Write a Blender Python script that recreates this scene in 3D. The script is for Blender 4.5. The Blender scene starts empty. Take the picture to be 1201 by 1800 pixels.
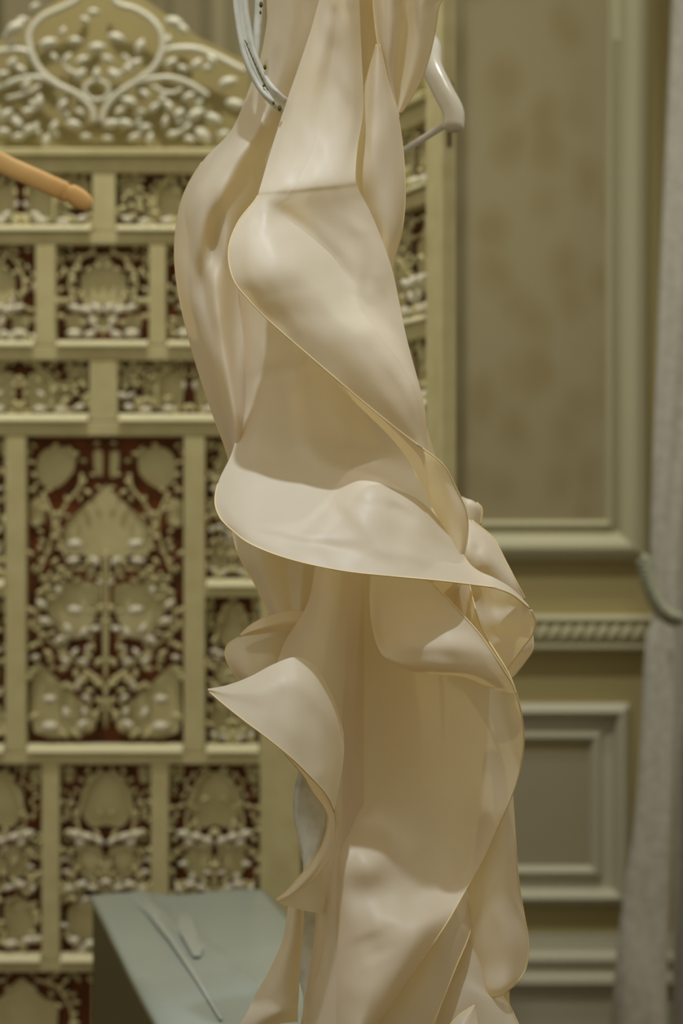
import bpy, math, random
from mathutils import Vector, Matrix, noise
import numpy as np

R = math.radians
sc = bpy.context.scene
COL = sc.collection

# ------------------------------------------------------------------ camera
F = 4250.0                 # focal length in pixels of the 1201 x 1800 frame
CZ = 1.15                  # camera height
cam_d = bpy.data.cameras.new('camera')
cam_d.sensor_fit = 'VERTICAL'
cam_d.sensor_height = 36.0
cam_d.lens = 36.0 * F / 1800.0
cam_d.dof.use_dof = True
cam_d.dof.focus_distance = 2.12
cam_d.dof.aperture_fstop = 5.6
cam_d.clip_start = 0.05
cam = bpy.data.objects.new('camera', cam_d)
cam.location = (0, 0, CZ)
cam.rotation_euler = (R(90), 0, 0)
COL.objects.link(cam)
sc.camera = cam

# ------------------------------------------------------------------ world, lights, exposure
w = bpy.data.worlds.new('room_ambience')
sc.world = w
w.use_nodes = True
w.node_tree.nodes['Background'].inputs[0].default_value = (1.0, 0.92, 0.70, 1)
w.node_tree.nodes['Background'].inputs[1].default_value = 0.46


def spot(name, loc, target, power, color, size, angle, blend=0.6):
    d = bpy.data.lights.new(name, 'SPOT')
    d.energy = power
    d.color = color
    d.shadow_soft_size = size
    d.spot_size = R(angle)
    d.spot_blend = blend
    o = bpy.data.objects.new(name, d)
    o.location = loc
    o.rotation_euler = (Vector(target) - Vector(loc)).to_track_quat('-Z', 'Y').to_euler()
    COL.objects.link(o)
    return o


spot('overhead_spot', (-0.12, 1.24, 3.35), (0.0, 2.12, 1.30), 152, (0.91, 1.0, 1.10), 0.03, 15, 1.0)
spot('overhead_spot', (-0.35, 3.25, 3.4), (-0.3, 3.9, 1.0)  , 100, (1.0, 0.96, 0.84), 0.04, 80, 0.8)
spot('overhead_spot', (0.62, 3.85, 3.4), (0.55, 4.6, 0.8), 42, (1.0, 0.98, 0.88), 0.04, 90, 0.8)

spot('overhead_spot', (-1.0, 1.1, 3.35), (-0.15, 2.2, 1.2), 26, (0.97, 0.99, 0.97), 0.10, 50, 0.8)  # unseen soft fill, added to brighten the garment's left panel and hollow
spot('overhead_spot', (0.55, 2.75, 3.35), (0.15, 2.3, 1.2), 50, (1.0, 0.97, 0.90), 0.03, 46, 0.8)

sc.view_settings.view_transform = 'Standard'
sc.view_settings.look = 'None'
sc.view_settings.gamma = 1.0
sc.view_settings.exposure = 0.0
sc.view_settings.use_curve_mapping = False


# ------------------------------------------------------------------ helpers
def lin(c):
    return tuple((v / 255 / 12.92 if v / 255 <= 0.04045 else ((v / 255 + 0.055) / 1.055) ** 2.4) for v in c) + (1.0,)


def P(px, py, d):
    """pixel of the photograph at distance d -> world"""
    return Vector(((px - 600.5) / F * d, d, CZ - (py - 900.0) / F * d))


def tag(o, label=None, cat=None, group=None, kind=None):
    if label:
        o['label'] = label
    if cat:
        o['category'] = cat
    if group:
        o['group'] = group
    if kind:
        o['kind'] = kind
    return o


def empty(name, loc=(0, 0, 0), rz=0.0):
    o = bpy.data.objects.new(name, None)
    o.location = loc
    o.rotation_euler = (0, 0, rz)
    o.empty_display_size = 0.05
    COL.objects.link(o)
    return o


def obj(name, me, parent=None):
    o = bpy.data.objects.new(name, me)
    COL.objects.link(o)
    if parent:
        o.parent = parent
    return o


class MB:
    def __bool__(self):
        return True

    def __init__(self):
        self.v, self.f = [], []

    def add(self, vs, fs):
        n = len(self.v)
        self.v += [tuple(v) for v in vs]
        self.f += [tuple(i + n for i in f) for f in fs]

    def box(self, x0, x1, y0, y1, z0, z1):
        self.add([(x0, y0, z0), (x1, y0, z0), (x1, y1, z0), (x0, y1, z0), (x0, y0, z1), (x1, y0, z1), (x1, y1, z1), (x0, y1, z1)],
                 [(0, 3, 2, 1), (4, 5, 6, 7), (0, 1, 5, 4), (1, 2, 6, 5), (2, 3, 7, 6), (3, 0, 4, 7)])

    def prism_x(self, prof, x0, x1):
        """closed profile of (y, z), extruded along x"""
        n = len(prof)
        vs = [(x0, y, z) for y, z in prof] + [(x1, y, z) for y, z in prof]
        fs = [(i, (i + 1) % n, (i + 1) % n + n, i + n) for i in range(n)] + [tuple(range(n))[::-1], tuple(range(n, 2 * n))]
        self.add(vs, fs)

    def prism_y(self, prof, y0, y1):
        """closed profile of (x, z), extruded along y"""
        n = len(prof)
        vs = [(x, y0, z) for x, z in prof] + [(x, y1, z) for x, z in prof]
        fs = [(i, (i + 1) % n, (i + 1) % n + n, i + n) for i in range(n)] + [tuple(range(n))[::-1], tuple(range(n, 2 * n))]
        self.add(vs, fs)

    def tube(self, pts, r, n=8, flat=None):
        pts = [Vector(p) for p in pts]
        m = len(pts)
        rs = r if isinstance(r, (list, tuple)) else [r] * m
        up = Vector((0, 1, 0.03)).normalized()
        vs, fs = [], []
        for i, p in enumerate(pts):
            t = (pts[min(i + 1, m - 1)] - pts[max(i - 1, 0)]).normalized()
            a = t.cross(up)
            if a.length < 1e-4:
                a = t.cross(Vector((1, 0, 0)))
            a.normalize()
            b = a.cross(t).normalized()
            for k in range(n):
                an = 2 * math.pi * k / n
                vs.append(p + a * math.cos(an) * rs[i] + b * math.sin(an) * rs[i] * (flat or 1.0))
        for i in range(m - 1):
            for k in range(n):
                k2 = (k + 1) % n
                fs.append((i * n + k, i * n + k2, (i + 1) * n + k2, (i + 1) * n + k))
        fs.append(tuple(range(n))[::-1])
        fs.append(tuple(range((m - 1) * n, m * n)))
        self.add(vs, fs)

    def mesh(self, name, m, smooth=False):
        me = bpy.data.meshes.new(name)
        me.from_pydata(self.v, [], self.f)
        me.materials.append(m)
        if smooth:
            me.polygons.foreach_set('use_smooth', [True] * len(me.polygons))
        me.update()
        return me

    def build(self, name, m, parent=None, smooth=False, bevel=0.0):
        o = obj(name, self.mesh(name, m, smooth), parent)
        if bevel:
            b = o.modifiers.new('bevel', 'BEVEL')
            b.width = bevel
            b.segments = 2
            b.limit_method = 'ANGLE'
        return o


def catmull(pts, n):
    """Catmull-Rom through pts, n samples per span"""
    p = np.array([tuple(q) for q in pts], float)
    p = np.vstack([2 * p[0] - p[1], p, 2 * p[-1] - p[-2]])
    out = []
    for i in range(1, len(p) - 2):
        for k in range(n):
            t = k / n
            out.append(0.5 * ((2 * p[i]) + (p[i + 1] - p[i - 1]) * t + (2 * p[i - 1] - 5 * p[i] + 4 * p[i + 1] - p[i + 2]) * t * t
                              + (3 * p[i] - p[i - 1] - 3 * p[i + 1] + p[i + 2]) * t ** 3))
    out.append(p[-2])
    return np.array(out)


# ------------------------------------------------------------------ materials
def mat(name, color, rough=0.6, spec=0.3, metal=0.0, noise=None, bump=None, coat=0.0):
    m = bpy.data.materials.new(name)
    m.use_nodes = True
    nt = m.node_tree
    b = nt.nodes['Principled BSDF']
    b.inputs['Base Color'].default_value = lin(color)
    b.inputs['Roughness'].default_value = rough
    b.inputs['Specular IOR Level'].default_value = spec
    b.inputs['Metallic'].default_value = metal
    b.inputs['Coat Weight'].default_value = coat
    tc = nt.nodes.new('ShaderNodeTexCoord')
    if noise:
        col2, scale, lo, hi = noise
        n = nt.nodes.new('ShaderNodeTexNoise')
        n.inputs['Scale'].default_value = scale
        n.inputs['Detail'].default_value = 4
        nt.links.new(tc.outputs['Object'], n.inputs['Vector'])
        r = nt.nodes.new('ShaderNodeValToRGB')
        r.color_ramp.elements[0].position = lo
        r.color_ramp.elements[0].color = lin(color)
        r.color_ramp.elements[1].position = hi
        r.color_ramp.elements[1].color = lin(col2)
        nt.links.new(n.outputs['Fac'], r.inputs['Fac'])
        nt.links.new(r.outputs['Color'], b.inputs['Base Color'])
    if bump:
        scale, strength, dist = bump
        n = nt.nodes.new('ShaderNodeTexNoise')
        n.inputs['Scale'].default_value = scale
        n.inputs['Detail'].default_value = 3
        nt.links.new(tc.outputs['Object'], n.inputs['Vector'])
        bp = nt.nodes.new('ShaderNodeBump')
        bp.inputs['Strength'].default_value = strength
        bp.inputs['Distance'].default_value = dist
        nt.links.new(n.outputs['Fac'], bp.inputs['Height'])
        nt.links.new(bp.outputs['Normal'], b.inputs['Normal'])
    return m


def silk(name, color, trans_color, trans=0.34):
    m = bpy.data.materials.new(name)
    m.use_nodes = True
    nt = m.node_tree
    b = nt.nodes['Principled BSDF']
    out = nt.nodes['Material Output']
    b.inputs['Base Color'].default_value = lin(color)
    b.inputs['Roughness'].default_value = 0.44
    b.inputs['Specular IOR Level'].default_value = 0.40
    b.inputs['Sheen Weight'].default_value = 0.15
    tr = nt.nodes.new('ShaderNodeBsdfTranslucent')
    tr.inputs['Color'].default_value = lin(trans_color)
    mx = nt.nodes.new('ShaderNodeMixShader')
    mx.inputs[0].default_value = trans
    tc = nt.nodes.new('ShaderNodeTexCoord')
    n = nt.nodes.new('ShaderNodeTexNoise')
    n.inputs['Scale'].default_value = 38
    n.inputs['Detail'].default_value = 2
    n2 = nt.nodes.new('ShaderNodeTexNoise')
    n2.inputs['Scale'].default_value = 900
    nt.links.new(tc.outputs['Object'], n.inputs['Vector'])
    nt.links.new(tc.outputs['Object'], n2.inputs['Vector'])
    b1 = nt.nodes.new('ShaderNodeBump')
    b1.inputs['Strength'].default_value = 0.14
    b1.inputs['Distance'].default_value = 0.002
    b2 = nt.nodes.new('ShaderNodeBump')
    b2.inputs['Strength'].default_value = 0.06
    b2.inputs['Distance'].default_value = 0.0004
    nt.links.new(n.outputs['Fac'], b1.inputs['Height'])
    nt.links.new(n2.outputs['Fac'], b2.inputs['Height'])
    nt.links.new(b1.outputs['Normal'], b2.inputs['Normal'])
    nt.links.new(b2.outputs['Normal'], b.inputs['Normal'])
    nt.links.new(b.outputs[0], mx.inputs[1])
    nt.links.new(tr.outputs[0], mx.inputs[2])
    nt.links.new(mx.outputs[0], out.inputs[0])
    return m


def wallpaper():
    m = mat('wallpaper_damask', (186, 168, 128), 0.75, 0.15)
    nt = m.node_tree
    b = nt.nodes['Principled BSDF']
    tc = nt.nodes.new('ShaderNodeTexCoord')
    mp = nt.nodes.new('ShaderNodeMapping')
    mp.inputs['Scale'].default_value = (9, 9, 6.5)
    nt.links.new(tc.outputs['Object'], mp.inputs['Vector'])
    wn = nt.nodes.new('ShaderNodeTexNoise')
    wn.inputs['Scale'].default_value = 0.8
    nt.links.new(mp.outputs[0], wn.inputs['Vector'])
    mx = nt.nodes.new('ShaderNodeMix')
    mx.data_type = 'VECTOR'
    mx.inputs[0].default_value = 0.35
    nt.links.new(mp.outputs[0], mx.inputs[4])
    nt.links.new(wn.outputs['Color'], mx.inputs[5])
    v = nt.nodes.new('ShaderNodeTexVoronoi')
    v.feature = 'SMOOTH_F1'
    v.inputs['Scale'].default_value = 2.2
    v.inputs['Smoothness'].default_value = 0.4
    nt.links.new(mx.outputs[1], v.inputs['Vector'])
    r = nt.nodes.new('ShaderNodeValToRGB')
    r.color_ramp.elements[0].position = 0.22
    r.color_ramp.elements[0].color = lin((154, 141, 105))
    r.color_ramp.elements[1].position = 0.62
    r.color_ramp.elements[1].color = lin((164, 154, 121))
    nt.links.new(v.outputs['Distance'], r.inputs['Fac'])
    nt.links.new(r.outputs['Color'], b.inputs['Base Color'])
    return m


M = {
    'silk': silk('ivory_silk', (230, 221, 202), (240, 217, 154), 0.43),
    'hem': mat('rolled_hem_thread', (222, 200, 152), 0.5, 0.3),
    'screen': mat('khaki_painted_wood', (206, 198, 154), 0.6, 0.25, noise=((194, 184, 138), 26, 0.35, 0.7), bump=(180, 0.25, 0.001)),
    'crestshade': mat('shade_darkened_crest_ground', (164, 152, 106), 0.7, 0.15),  # screen olive darkened: shade behind the carving put into the colour
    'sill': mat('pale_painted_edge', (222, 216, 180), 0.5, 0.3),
    'leaf': mat('cream_carved_leaf', (222, 217, 198), 0.40, 0.45),
    'crestleaf': mat('greyish_carved_leaf', (210, 208, 190), 0.34, 0.5),
    'dark': mat('red_brown_backing', (122, 68, 38), 0.7, 0.2, noise=((86, 54, 28), 40, 0.35, 0.65)),
    'paper': wallpaper(),
    'wall': mat('olive_cream_wall_paint', (178, 166, 118), 0.6, 0.25),
    'mould': mat('grey_cream_moulding', (196, 192, 160), 0.5, 0.3),
    'mouldlow': mat('grey_lower_moulding', (196, 194, 172), 0.5, 0.3),
    'dado': mat('grey_lower_panel', (172, 164, 138), 0.6, 0.25),
    'curtain': mat('white_nubby_curtain', (200, 198, 190), 0.85, 0.1, noise=((180, 178, 168), 60, 0.35, 0.7), bump=(260, 0.6, 0.002)),
    'drape': mat('grey_olive_drape', (140, 132, 104), 0.8, 0.1),
    'cord': mat('sage_cord', (176, 180, 160), 0.7, 0.2),
    'iron': mat('white_painted_iron', (208, 206, 194), 0.35, 0.5, noise=((188, 186, 172), 70, 0.45, 0.75)),
    'rust': mat('rust_chip', (92, 84, 34), 0.8, 0.1),
    'plastic': mat('white_gloss_plastic', (226, 222, 212), 0.22, 0.5),
    'wood': mat('honey_wood', (238, 196, 132), 0.45, 0.3, noise=((220, 172, 106), 18, 0.4, 0.7)),
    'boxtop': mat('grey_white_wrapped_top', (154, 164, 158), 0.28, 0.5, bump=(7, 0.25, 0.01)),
    'film_glint': mat('pale_film_highlight', (168, 176, 172), 0.22, 0.5),  # pale colour stands for highlights on the plastic wrap
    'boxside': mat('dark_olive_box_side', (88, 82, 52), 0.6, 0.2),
    'floor': mat('brown_carpet', (110, 90, 62), 0.9, 0.1, noise=((90, 72, 48), 14, 0.4, 0.6)),
    'bolt': mat('dark_brown_hinge', (58, 26, 16), 0.5, 0.3),
}

# ------------------------------------------------------------------ room
WY = 4.6
S_W = WY / F


def wx(px):
    return (px - 600.5) * S_W


def wz(py):
    return CZ - (py - 900.0) * S_W


fl = MB()
fl.box(-3.2, 3.2, -1.5, 4.8, -0.1, 0.0)
tag(fl.build('floor', M['floor']), kind='structure')
wb = MB()
wb.box(-3.2, 3.2, WY, WY + 0.15, 0, 3.3)
wall = tag(wb.build('wall_back', M['wall']), kind='structure')


def moulding(name, x0, x1, z0, z1, prof, m, parent):
    """mitred rectangular frame; prof = (inset from the outer edge, height off the wall)"""
    mb = MB()
    rings = []
    for ins, h in prof:
        rings.append([(x0 + ins, WY - h, z0 + ins), (x1 - ins, WY - h, z0 + ins), (x1 - ins, WY - h, z1 - ins), (x0 + ins, WY - h, z1 - ins)])
    n = len(rings)
    vs = [p for r in rings for p in r]
    fs = []
    for i in range(n - 1):
        for k in range(4):
            k2 = (k + 1) % 4
            fs.append((i * 4 + k, i * 4 + k2, (i + 1) * 4 + k2, (i + 1) * 4 + k))
    mb.add(vs, fs)
    return mb.build(name, m, parent)


def arc(i0, h0, i1, h1, bulge, n=6):
    out = []
    for k in range(n + 1):
        t = k / n
        out.append((i0 + (i1 - i0) * t, h0 + (h1 - h0) * t + bulge * math.sin(math.pi * t)))
    return out


px1 = S_W
prof_up = [(0, 0), (0, 0.012)] + arc(0.002, 0.014, 45 * px1, 0.014, 0.016) + [(47 * px1, 0.006), (56 * px1, 0.005)] + arc(58 * px1, 0.006, 70 * px1, 0.006, 0.008) + [(72 * px1, 0.0)]
# wallpapered upper panel
paper = MB()
paper.box(wx(420), wx(1066), WY - 0.002, WY + 0.01, wz(914), 3.0)
paper.build('wallpaper_panel', M['paper'], wall)
moulding('panel_moulding', wx(350), wx(1136), wz(986), 3.06, prof_up, M['mould'], wall)
# reeded strip on the inner edge of the moulding: small ridges
rd = MB()
for k in range(150):
    z = wz(925) + k * 0.0062
    rd.box(wx(1079), wx(1090), WY - 0.009, WY - 0.004, z, z + 0.0035)
tag(rd.build('reeded_strip', M['mould'], wall), kind='stuff')
# chair rail
rail = MB()
rail.prism_x([(WY, wz(1080)), (WY - 0.02, wz(1082)), (WY - 0.028, wz(1088)), (WY - 0.018, wz(1096)), (WY - 0.018, wz(1130)), (WY - 0.03, wz(1133)), (WY - 0.03, wz(1138)), (WY, wz(1146))], -3.2, 3.2)
crail = rail.build('chair_rail', M['mould'], wall)
bd = MB()
ring = []
for i in range(5):
    t = i / 4
    for k in range(8):
        a = 2 * math.pi * k / 8
        r = math.sin(math.pi * (0.12 + 0.76 * t)) * 0.0105
        ring.append((math.cos(a) * r + (t - 0.5) * 0.016, math.sin(a) * r, (t - 0.5) * 0.034))
fs = [(i * 8 + k, i * 8 + (k + 1) % 8, (i + 1) * 8 + (k + 1) % 8, (i + 1) * 8 + k) for i in range(4) for k in range(8)]
bd.add(ring, fs + [tuple(range(8))[::-1], tuple(range(32, 40))])
bead = bd.mesh('rope_bead', M['mould'], True)
for k in range(17):
    o = obj('rope_bead', bead, crail)
    o.location = (wx(866 + k * 21), WY - 0.023, wz(1113))
# lower panel
prof_lo = [(0, 0), (0, 0.010)] + arc(0.002, 0.012, 26 * px1, 0.012, 0.014) + [(29 * px1, 0.004), (46 * px1, 0.003)] + arc(48 * px1, 0.005, 68 * px1, 0.004, 0.010) + [(70 * px1, 0.0)]
low = MB()
low.box(wx(420), wx(1040), WY - 0.0015, WY + 0.01, wz(1518), wz(1318))
low.build('dado_panel', M['dado'], wall)
moulding('panel_moulding', wx(350), wx(1106), wz(1590), wz(1236), prof_lo, M['mouldlow'], wall)
bb = MB()
bb.prism_x([(WY + 0.01, wz(1640)), (WY - 0.006, wz(1640)), (WY - 0.010, wz(1670)), (WY - 0.026, wz(1676)), (WY - 0.030, wz(1684)), (WY - 0.022, wz(1694)), (WY - 0.022, wz(1706)), (WY - 0.034, wz(1712)),
            (WY - 0.038, wz(1722)), (WY - 0.028, wz(1738)), (WY - 0.022, wz(1742)), (WY - 0.022, 0), (WY + 0.01, 0)], -3.2, 3.2)
tag(bb.build('baseboard_back', M['mouldlow']), kind='structure')


# ------------------------------------------------------------------ right curtain and left drape
def cloth_column(name, m, rows, d, folds, amp, parent=None, phase=0.0, n=60):
    """gathered cloth: rows of (y, left x, right x) in pixels at distance d, corrugated front and closed behind"""
    c = catmull(rows, 10)
    vs, fs = [], []
    for (py, xl, xr) in c:
        for k in range(n):
            a = 2 * math.pi * k / n
            u = 0.5 - 0.5 * math.cos(a)
            p = P(xl + (xr - xl) * u, py, d)
            wd = (xr - xl) / F * d
            dep = math.sin(a) * wd * 0.32 * (1 + amp * math.cos(folds * a + phase + py * 0.0012))
            vs.append((p.x, p.y - dep, p.z))
    m_ = len(c)
    for i in range(m_ - 1):
        for k in range(n):
            fs.append((i * n + k, i * n + (k + 1) % n, (i + 1) * n + (k + 1) % n, (i + 1) * n + k))
    mb = MB()
    mb.add(vs, fs)
    return mb.build(name, m, parent, True)


cur = empty('window_curtain', (P(1160, 0, 4.3).x, 4.3, 0))
tag(cur, 'white nubby curtain gathered by a sage cord at the edge of the wall', 'curtain')


def child_of(o, par):
    o.parent = par
    o.matrix_parent_inverse = Matrix.Translation(Vector(par.location)).inverted()
    return o


child_of(cloth_column('upper_drop', M['curtain'], [(-900, 1190, 1420), (-300, 1190, 1400), (0, 1181, 1360), (400, 1164, 1290), (750, 1150, 1225), (960, 1144, 1202), (1060, 1146, 1196), (1110, 1150, 1194)], 4.3, 5, 0.16), cur)
child_of(cloth_column('lower_drop', M['curtain'], [(1090, 1146, 1190), (1140, 1134, 1190), (1300, 1126, 1187), (1440, 1116, 1182), (1560, 1098, 1178), (1680, 1084, 1174), (1800, 1074, 1172), (1995, 1066, 1172)], 4.3, 4, 0.14, phase=1.0), cur)
dark_fold = cloth_column('rear_fold', M['curtain'], [(-900, 1240, 1500), (0, 1240, 1460), (700, 1200, 1380), (1100, 1188, 1330), (1500, 1186, 1380), (1995, 1180, 1420)], 4.42, 6, 0.2)
child_of(dark_fold, cur)
tie = MB()
for s in range(3):
    pts = []
    for k in range(41):
        t = k / 40
        a = -0.2 + t * 2.3
        x = 1166 + 34 * -math.cos(a * 0.9 + 0.2) + s * 2
        y = 985 + 105 * t ** 0.8 + s * 5
        tw = k * 0.9 + s * 2.094
        p = P(1138 + 8 * math.sin(t * 3) - 6 + 60 * t ** 2.2 + 7 * math.cos(tw), 985 + 105 * math.sin(t * 1.5) + 7 * math.sin(tw), 4.21 + 0.008 * math.sin(tw))
        pts.append(p)
    tie.tube(pts, 0.0072, 6)
tieo = tie.build('curtain_tieback', M['cord'], None, True)
tag(tieo, 'sage twisted cord tied around the white curtain', 'tieback')

dr = MB()
vs, fs = [], []
nx = 160
for j, zz in enumerate((0.02, 1.0, 2.0, 3.2)):
    for i in range(nx + 1):
        u = i / nx
        vs.append((-1.6 + 1.75 * u, 4.42 + 0.030 * math.sin(u * 62) + 0.018 * math.sin(u * 141 + j * 0.3), zz))
for j in range(3):
    for i in range(nx):
        fs.append((j * (nx + 1) + i, j * (nx + 1) + i + 1, (j + 1) * (nx + 1) + i + 1, (j + 1) * (nx + 1) + i))
dr.add(vs, fs)
tag(dr.build('backdrop_drape', M['drape'], None, True), 'grey olive pleated drape behind the arched crest of the carved screen', 'drape')

# ------------------------------------------------------------------ carved folding screen
SY = 3.9
S = SY / F
CX = 185.0


def lx(px):
    return (px - CX) * S


def lz(py):
    return CZ - (py - 900.0) * S


def leaf_mesh(name, m):
    o8 = [(0, -.5), (.2, -.3), (.27, 0), (.18, .28), (0, .5), (-.18, .28), (-.27, 0), (-.2, -.3)]
    vs = [(x, 0.10, z) for x, z in o8] + [(x * .62, -.14, z * .66) for x, z in o8] + [(0, -.20, .02)]
    fs = []
    for k in range(8):
        k2 = (k + 1) % 8
        fs += [(k, k2, 8 + k2, 8 + k), (8 + k, 8 + k2, 16)]
    mb = MB()
    mb.add(vs, fs)
    return mb.mesh(name, m, True)


LEAF = leaf_mesh('carved_leaf', M['leaf'])
OLEAF = leaf_mesh('olive_carved_leaf', M['screen'])
CLEAF = leaf_mesh('crest_leaf', M['crestleaf'])
LV = [v.co.copy() for v in LEAF.vertices]
LF = [tuple(p.vertices) for p in LEAF.polygons]

# plates in u (-1..1 across) and v (0 top .. 1 bottom); mirrored
BIG = [
    [(0, .155), (.14, .195), (.34, .24), (.52, .29), (.55, .35), (.46, .39), (.30, .385), (.20, .41), (.08, .40), (0, .39)],
    [(.40, .045), (.72, .035), (.88, .075), (.87, .14), (.72, .17), (.56, .155), (.42, .115)],
    [(.10, .485), (.45, .475), (.70, .49), (.79, .54), (.70, .60), (.56, .65), (.35, .66), (.18, .615), (.09, .55)],
    [(.92, .745), (.92, .965), (.22, .968), (.15, .90), (.36, .855), (.60, .80), (.80, .75)],
    [(.78, .20), (.96, .21), (.95, .29), (.78, .28)],
    [(.05, .05), (.16, .05), (.14, .12), (.05, .13)],
]
TALL = [
    [(0, .05), (.20, .04), (.36, .10), (.55, .14), (.58, .22), (.52, .29), (.30, .345), (0, .33)],
    [(.70, .03), (.92, .03), (.92, .10), (.74, .10)],
    [(.14, .46), (.45, .45), (.70, .50), (.62, .58), (.40, .62), (.18, .58)],
    [(.15, .76), (.50, .72), (.85, .78), (.80, .90), (.45, .95), (.18, .92)],
]
# pale leaves carved in the round on the flat fields: u, v, size, angle
PALE_BIG = [(.40, .350, 34, 1.45), (.42, .405, 30, 1.8), (.14, .405, 26, 0.8), (.82, .545, 26, 0.7), (.40, .565, 32, 1.45), (.78, .600, 28, 1.2), (.48, .625, 26, 0.5), (.28, .640, 26, 2.5), (.60, .665, 26, 2.2),
            (.72, .855, 30, 1.6), (.50, .900, 26, 0.3), (.72, .945, 38, 1.6), (.30, .940, 30, 2.2), (.26, .895, 22, 0.3), (.60, .50, 20, 0.2), (.25, .85, 20, 1.2)]
PALE_TALL = [(.16, .405, 26, 0.9), (.42, .385, 30, 1.25), (.70, .370, 30, 1.35), (.58, .415, 24, 1.0), (.55, .640, 28, 1.9), (.30, .655, 22, 1.2), (.35, .955, 30, 1.6), (.72, .935, 28, 1.4), (.80, .66, 22, 0.6)]
PALE_SQ = [(.14, .66, 28, 0.9), (.38, .68, 30, 1.3), (.62, .66, 26, 1.1), (.22, .80, 26, 0.5), (.64, .93, 32, 1.5), (.30, .94, 26, 1.8)]
PALE_WD = [(.30, .92, 26, 1.5), (.62, .94, 26, 1.6), (.86, .88, 24, 1.3)]
SQUARE = [
    [(0, .07), (.16, .16), (.30, .26), (.48, .30), (.50, .42), (.46, .58), (.30, .64), (0, .63)],
    [(.46, .74), (.74, .72), (.82, .82), (.66, .93), (.42, .90)],
]
WIDE = [
    [(.08, .30), (.22, .18), (.40, .20), (.58, .42), (.66, .68), (.56, .90), (.28, .93), (.10, .86)],
    [(.62, .06), (.92, .10), (.94, .40), (.78, .36)],
]


def in_poly(x, y, poly):
    c = False
    n = len(poly)
    for i in range(n):
        x1, y1 = poly[i]
        x2, y2 = poly[i - 1]
        if (y1 > y) != (y2 > y) and x < (x2 - x1) * (y - y1) / (y2 - y1) + x1:
            c = not c
    return c


def put_leaf(parent, px, py, size, ang, y, joined, mesh=LEAF, name='carved_leaf', tilt=0.0):
    mtx = Matrix.Translation((lx(px), y, lz(py))) @ Matrix.Rotation(ang, 4, 'Y') @ Matrix.Rotation(tilt, 4, 'X') @ Matrix.Diagonal((size * S, size * S * 1.1, size * S, 1))
    if joined is None:
        o = obj(name, mesh, parent)
        o.matrix_local = mtx
    else:
        joined.add([mtx @ v for v in LV], LF)


def carve(leaf, x0, x1, y0, y1, plates, seed, n_leaf, stems, single=True):
    """one pierced, carved panel of the screen: backing, flat fields, stems and leaves"""
    rnd = random.Random(seed)
    mb = MB()
    mb.box(lx(x0 - 4), lx(x1 + 4), 0.030, 0.036, lz(y1 + 4), lz(y0 - 4))
    cell = mb.build('carved_panel', M['dark'], leaf)
    cx, hw, h = (x0 + x1) / 2, (x1 - x0) / 2, y1 - y0
    polys = []
    for pl in plates:
        if pl[0][0] == 0:
            full = pl + [(-u, v) for u, v in pl[::-1] if u > 0]
            polys.append(full)
        else:
            polys.append(pl)
            polys.append([(-u, v) for u, v in pl[::-1]])
    for pl in polys:
        q = catmull([(cx + u * hw, y0 + v * h, 0) for u, v in pl + [pl[0]]], 3)[:-1]
        mb = MB()
        mb.prism_y([(lx(x), lz(y)) for x, y, _ in q], 0.023, 0.0305)
        mb.build('flat_field', M['screen'], cell)
    for s in stems:
        for sg in (1, -1):
            st = MB()
            pts = catmull([(lx(cx + sg * u * hw), 0.012, lz(y0 + v * h)) for u, v in s], 6)
            st.tube([tuple(p) for p in pts], [0.0030] * len(pts), 6)
            st.build('carved_stem', M['screen'], cell, True)
    joined, joined2 = (None, None) if single else (MB(), MB())
    k, tries = 0, 0
    placed = []
    for u, v, sz, a in (PALE_BIG if plates is BIG else PALE_TALL if plates is TALL else PALE_SQ if plates is SQUARE else PALE_WD):
        sz *= 1.0 if plates is BIG else min(1.0, hw / 80)
        for sg in (1, -1):
            put_leaf(cell, cx + sg * u * hw, y0 + v * h, sz, sg * a, 0.006, joined2, LEAF, tilt=-0.25)
        placed.append((cx + u * hw, y0 + v * h))
    mn = 9.8
    while k < n_leaf and tries < 4000:
        tries += 1
        u, v = rnd.uniform(0.03, 0.97), rnd.uniform(0.02, 0.98)
        x, y = cx + u * hw, y0 + v * h
        inside = any(in_poly(u, v, pl) for pl in polys)
        if inside and rnd.random() < 0.96:
            continue
        if any((x - a) ** 2 + (y - b) ** 2 < mn * mn for a, b in placed):
            continue
        placed.append((x, y))
        size = rnd.uniform(14, 22) * (0.75 + 0.55 * v)
        pale = v > 0.45 and rnd.random() < 0.15
        ang = rnd.choice((rnd.uniform(-0.9, 0.9), rnd.uniform(0.8, 2.2)))
        tilt = rnd.uniform(-0.3, 0.3)
        yy = rnd.uniform(0.006, 0.013) if not inside else 0.010
        put_leaf(cell, x, y, size, ang, yy, joined if not (joined and pale) else joined2, LEAF if pale else OLEAF, tilt=tilt)
        put_leaf(cell, 2 * cx - x, y, size, -ang, yy, joined if not (joined and pale) else joined2, LEAF if pale else OLEAF, tilt=tilt)
        k += 1
    if joined is not None:
        tag(joined.build('carved_leaves', M['screen'], cell, True), kind='stuff')
        if joined2.v:
            tag(joined2.build('pale_carved_leaves', M['leaf'], cell, True), kind='stuff')
    return cell


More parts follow.
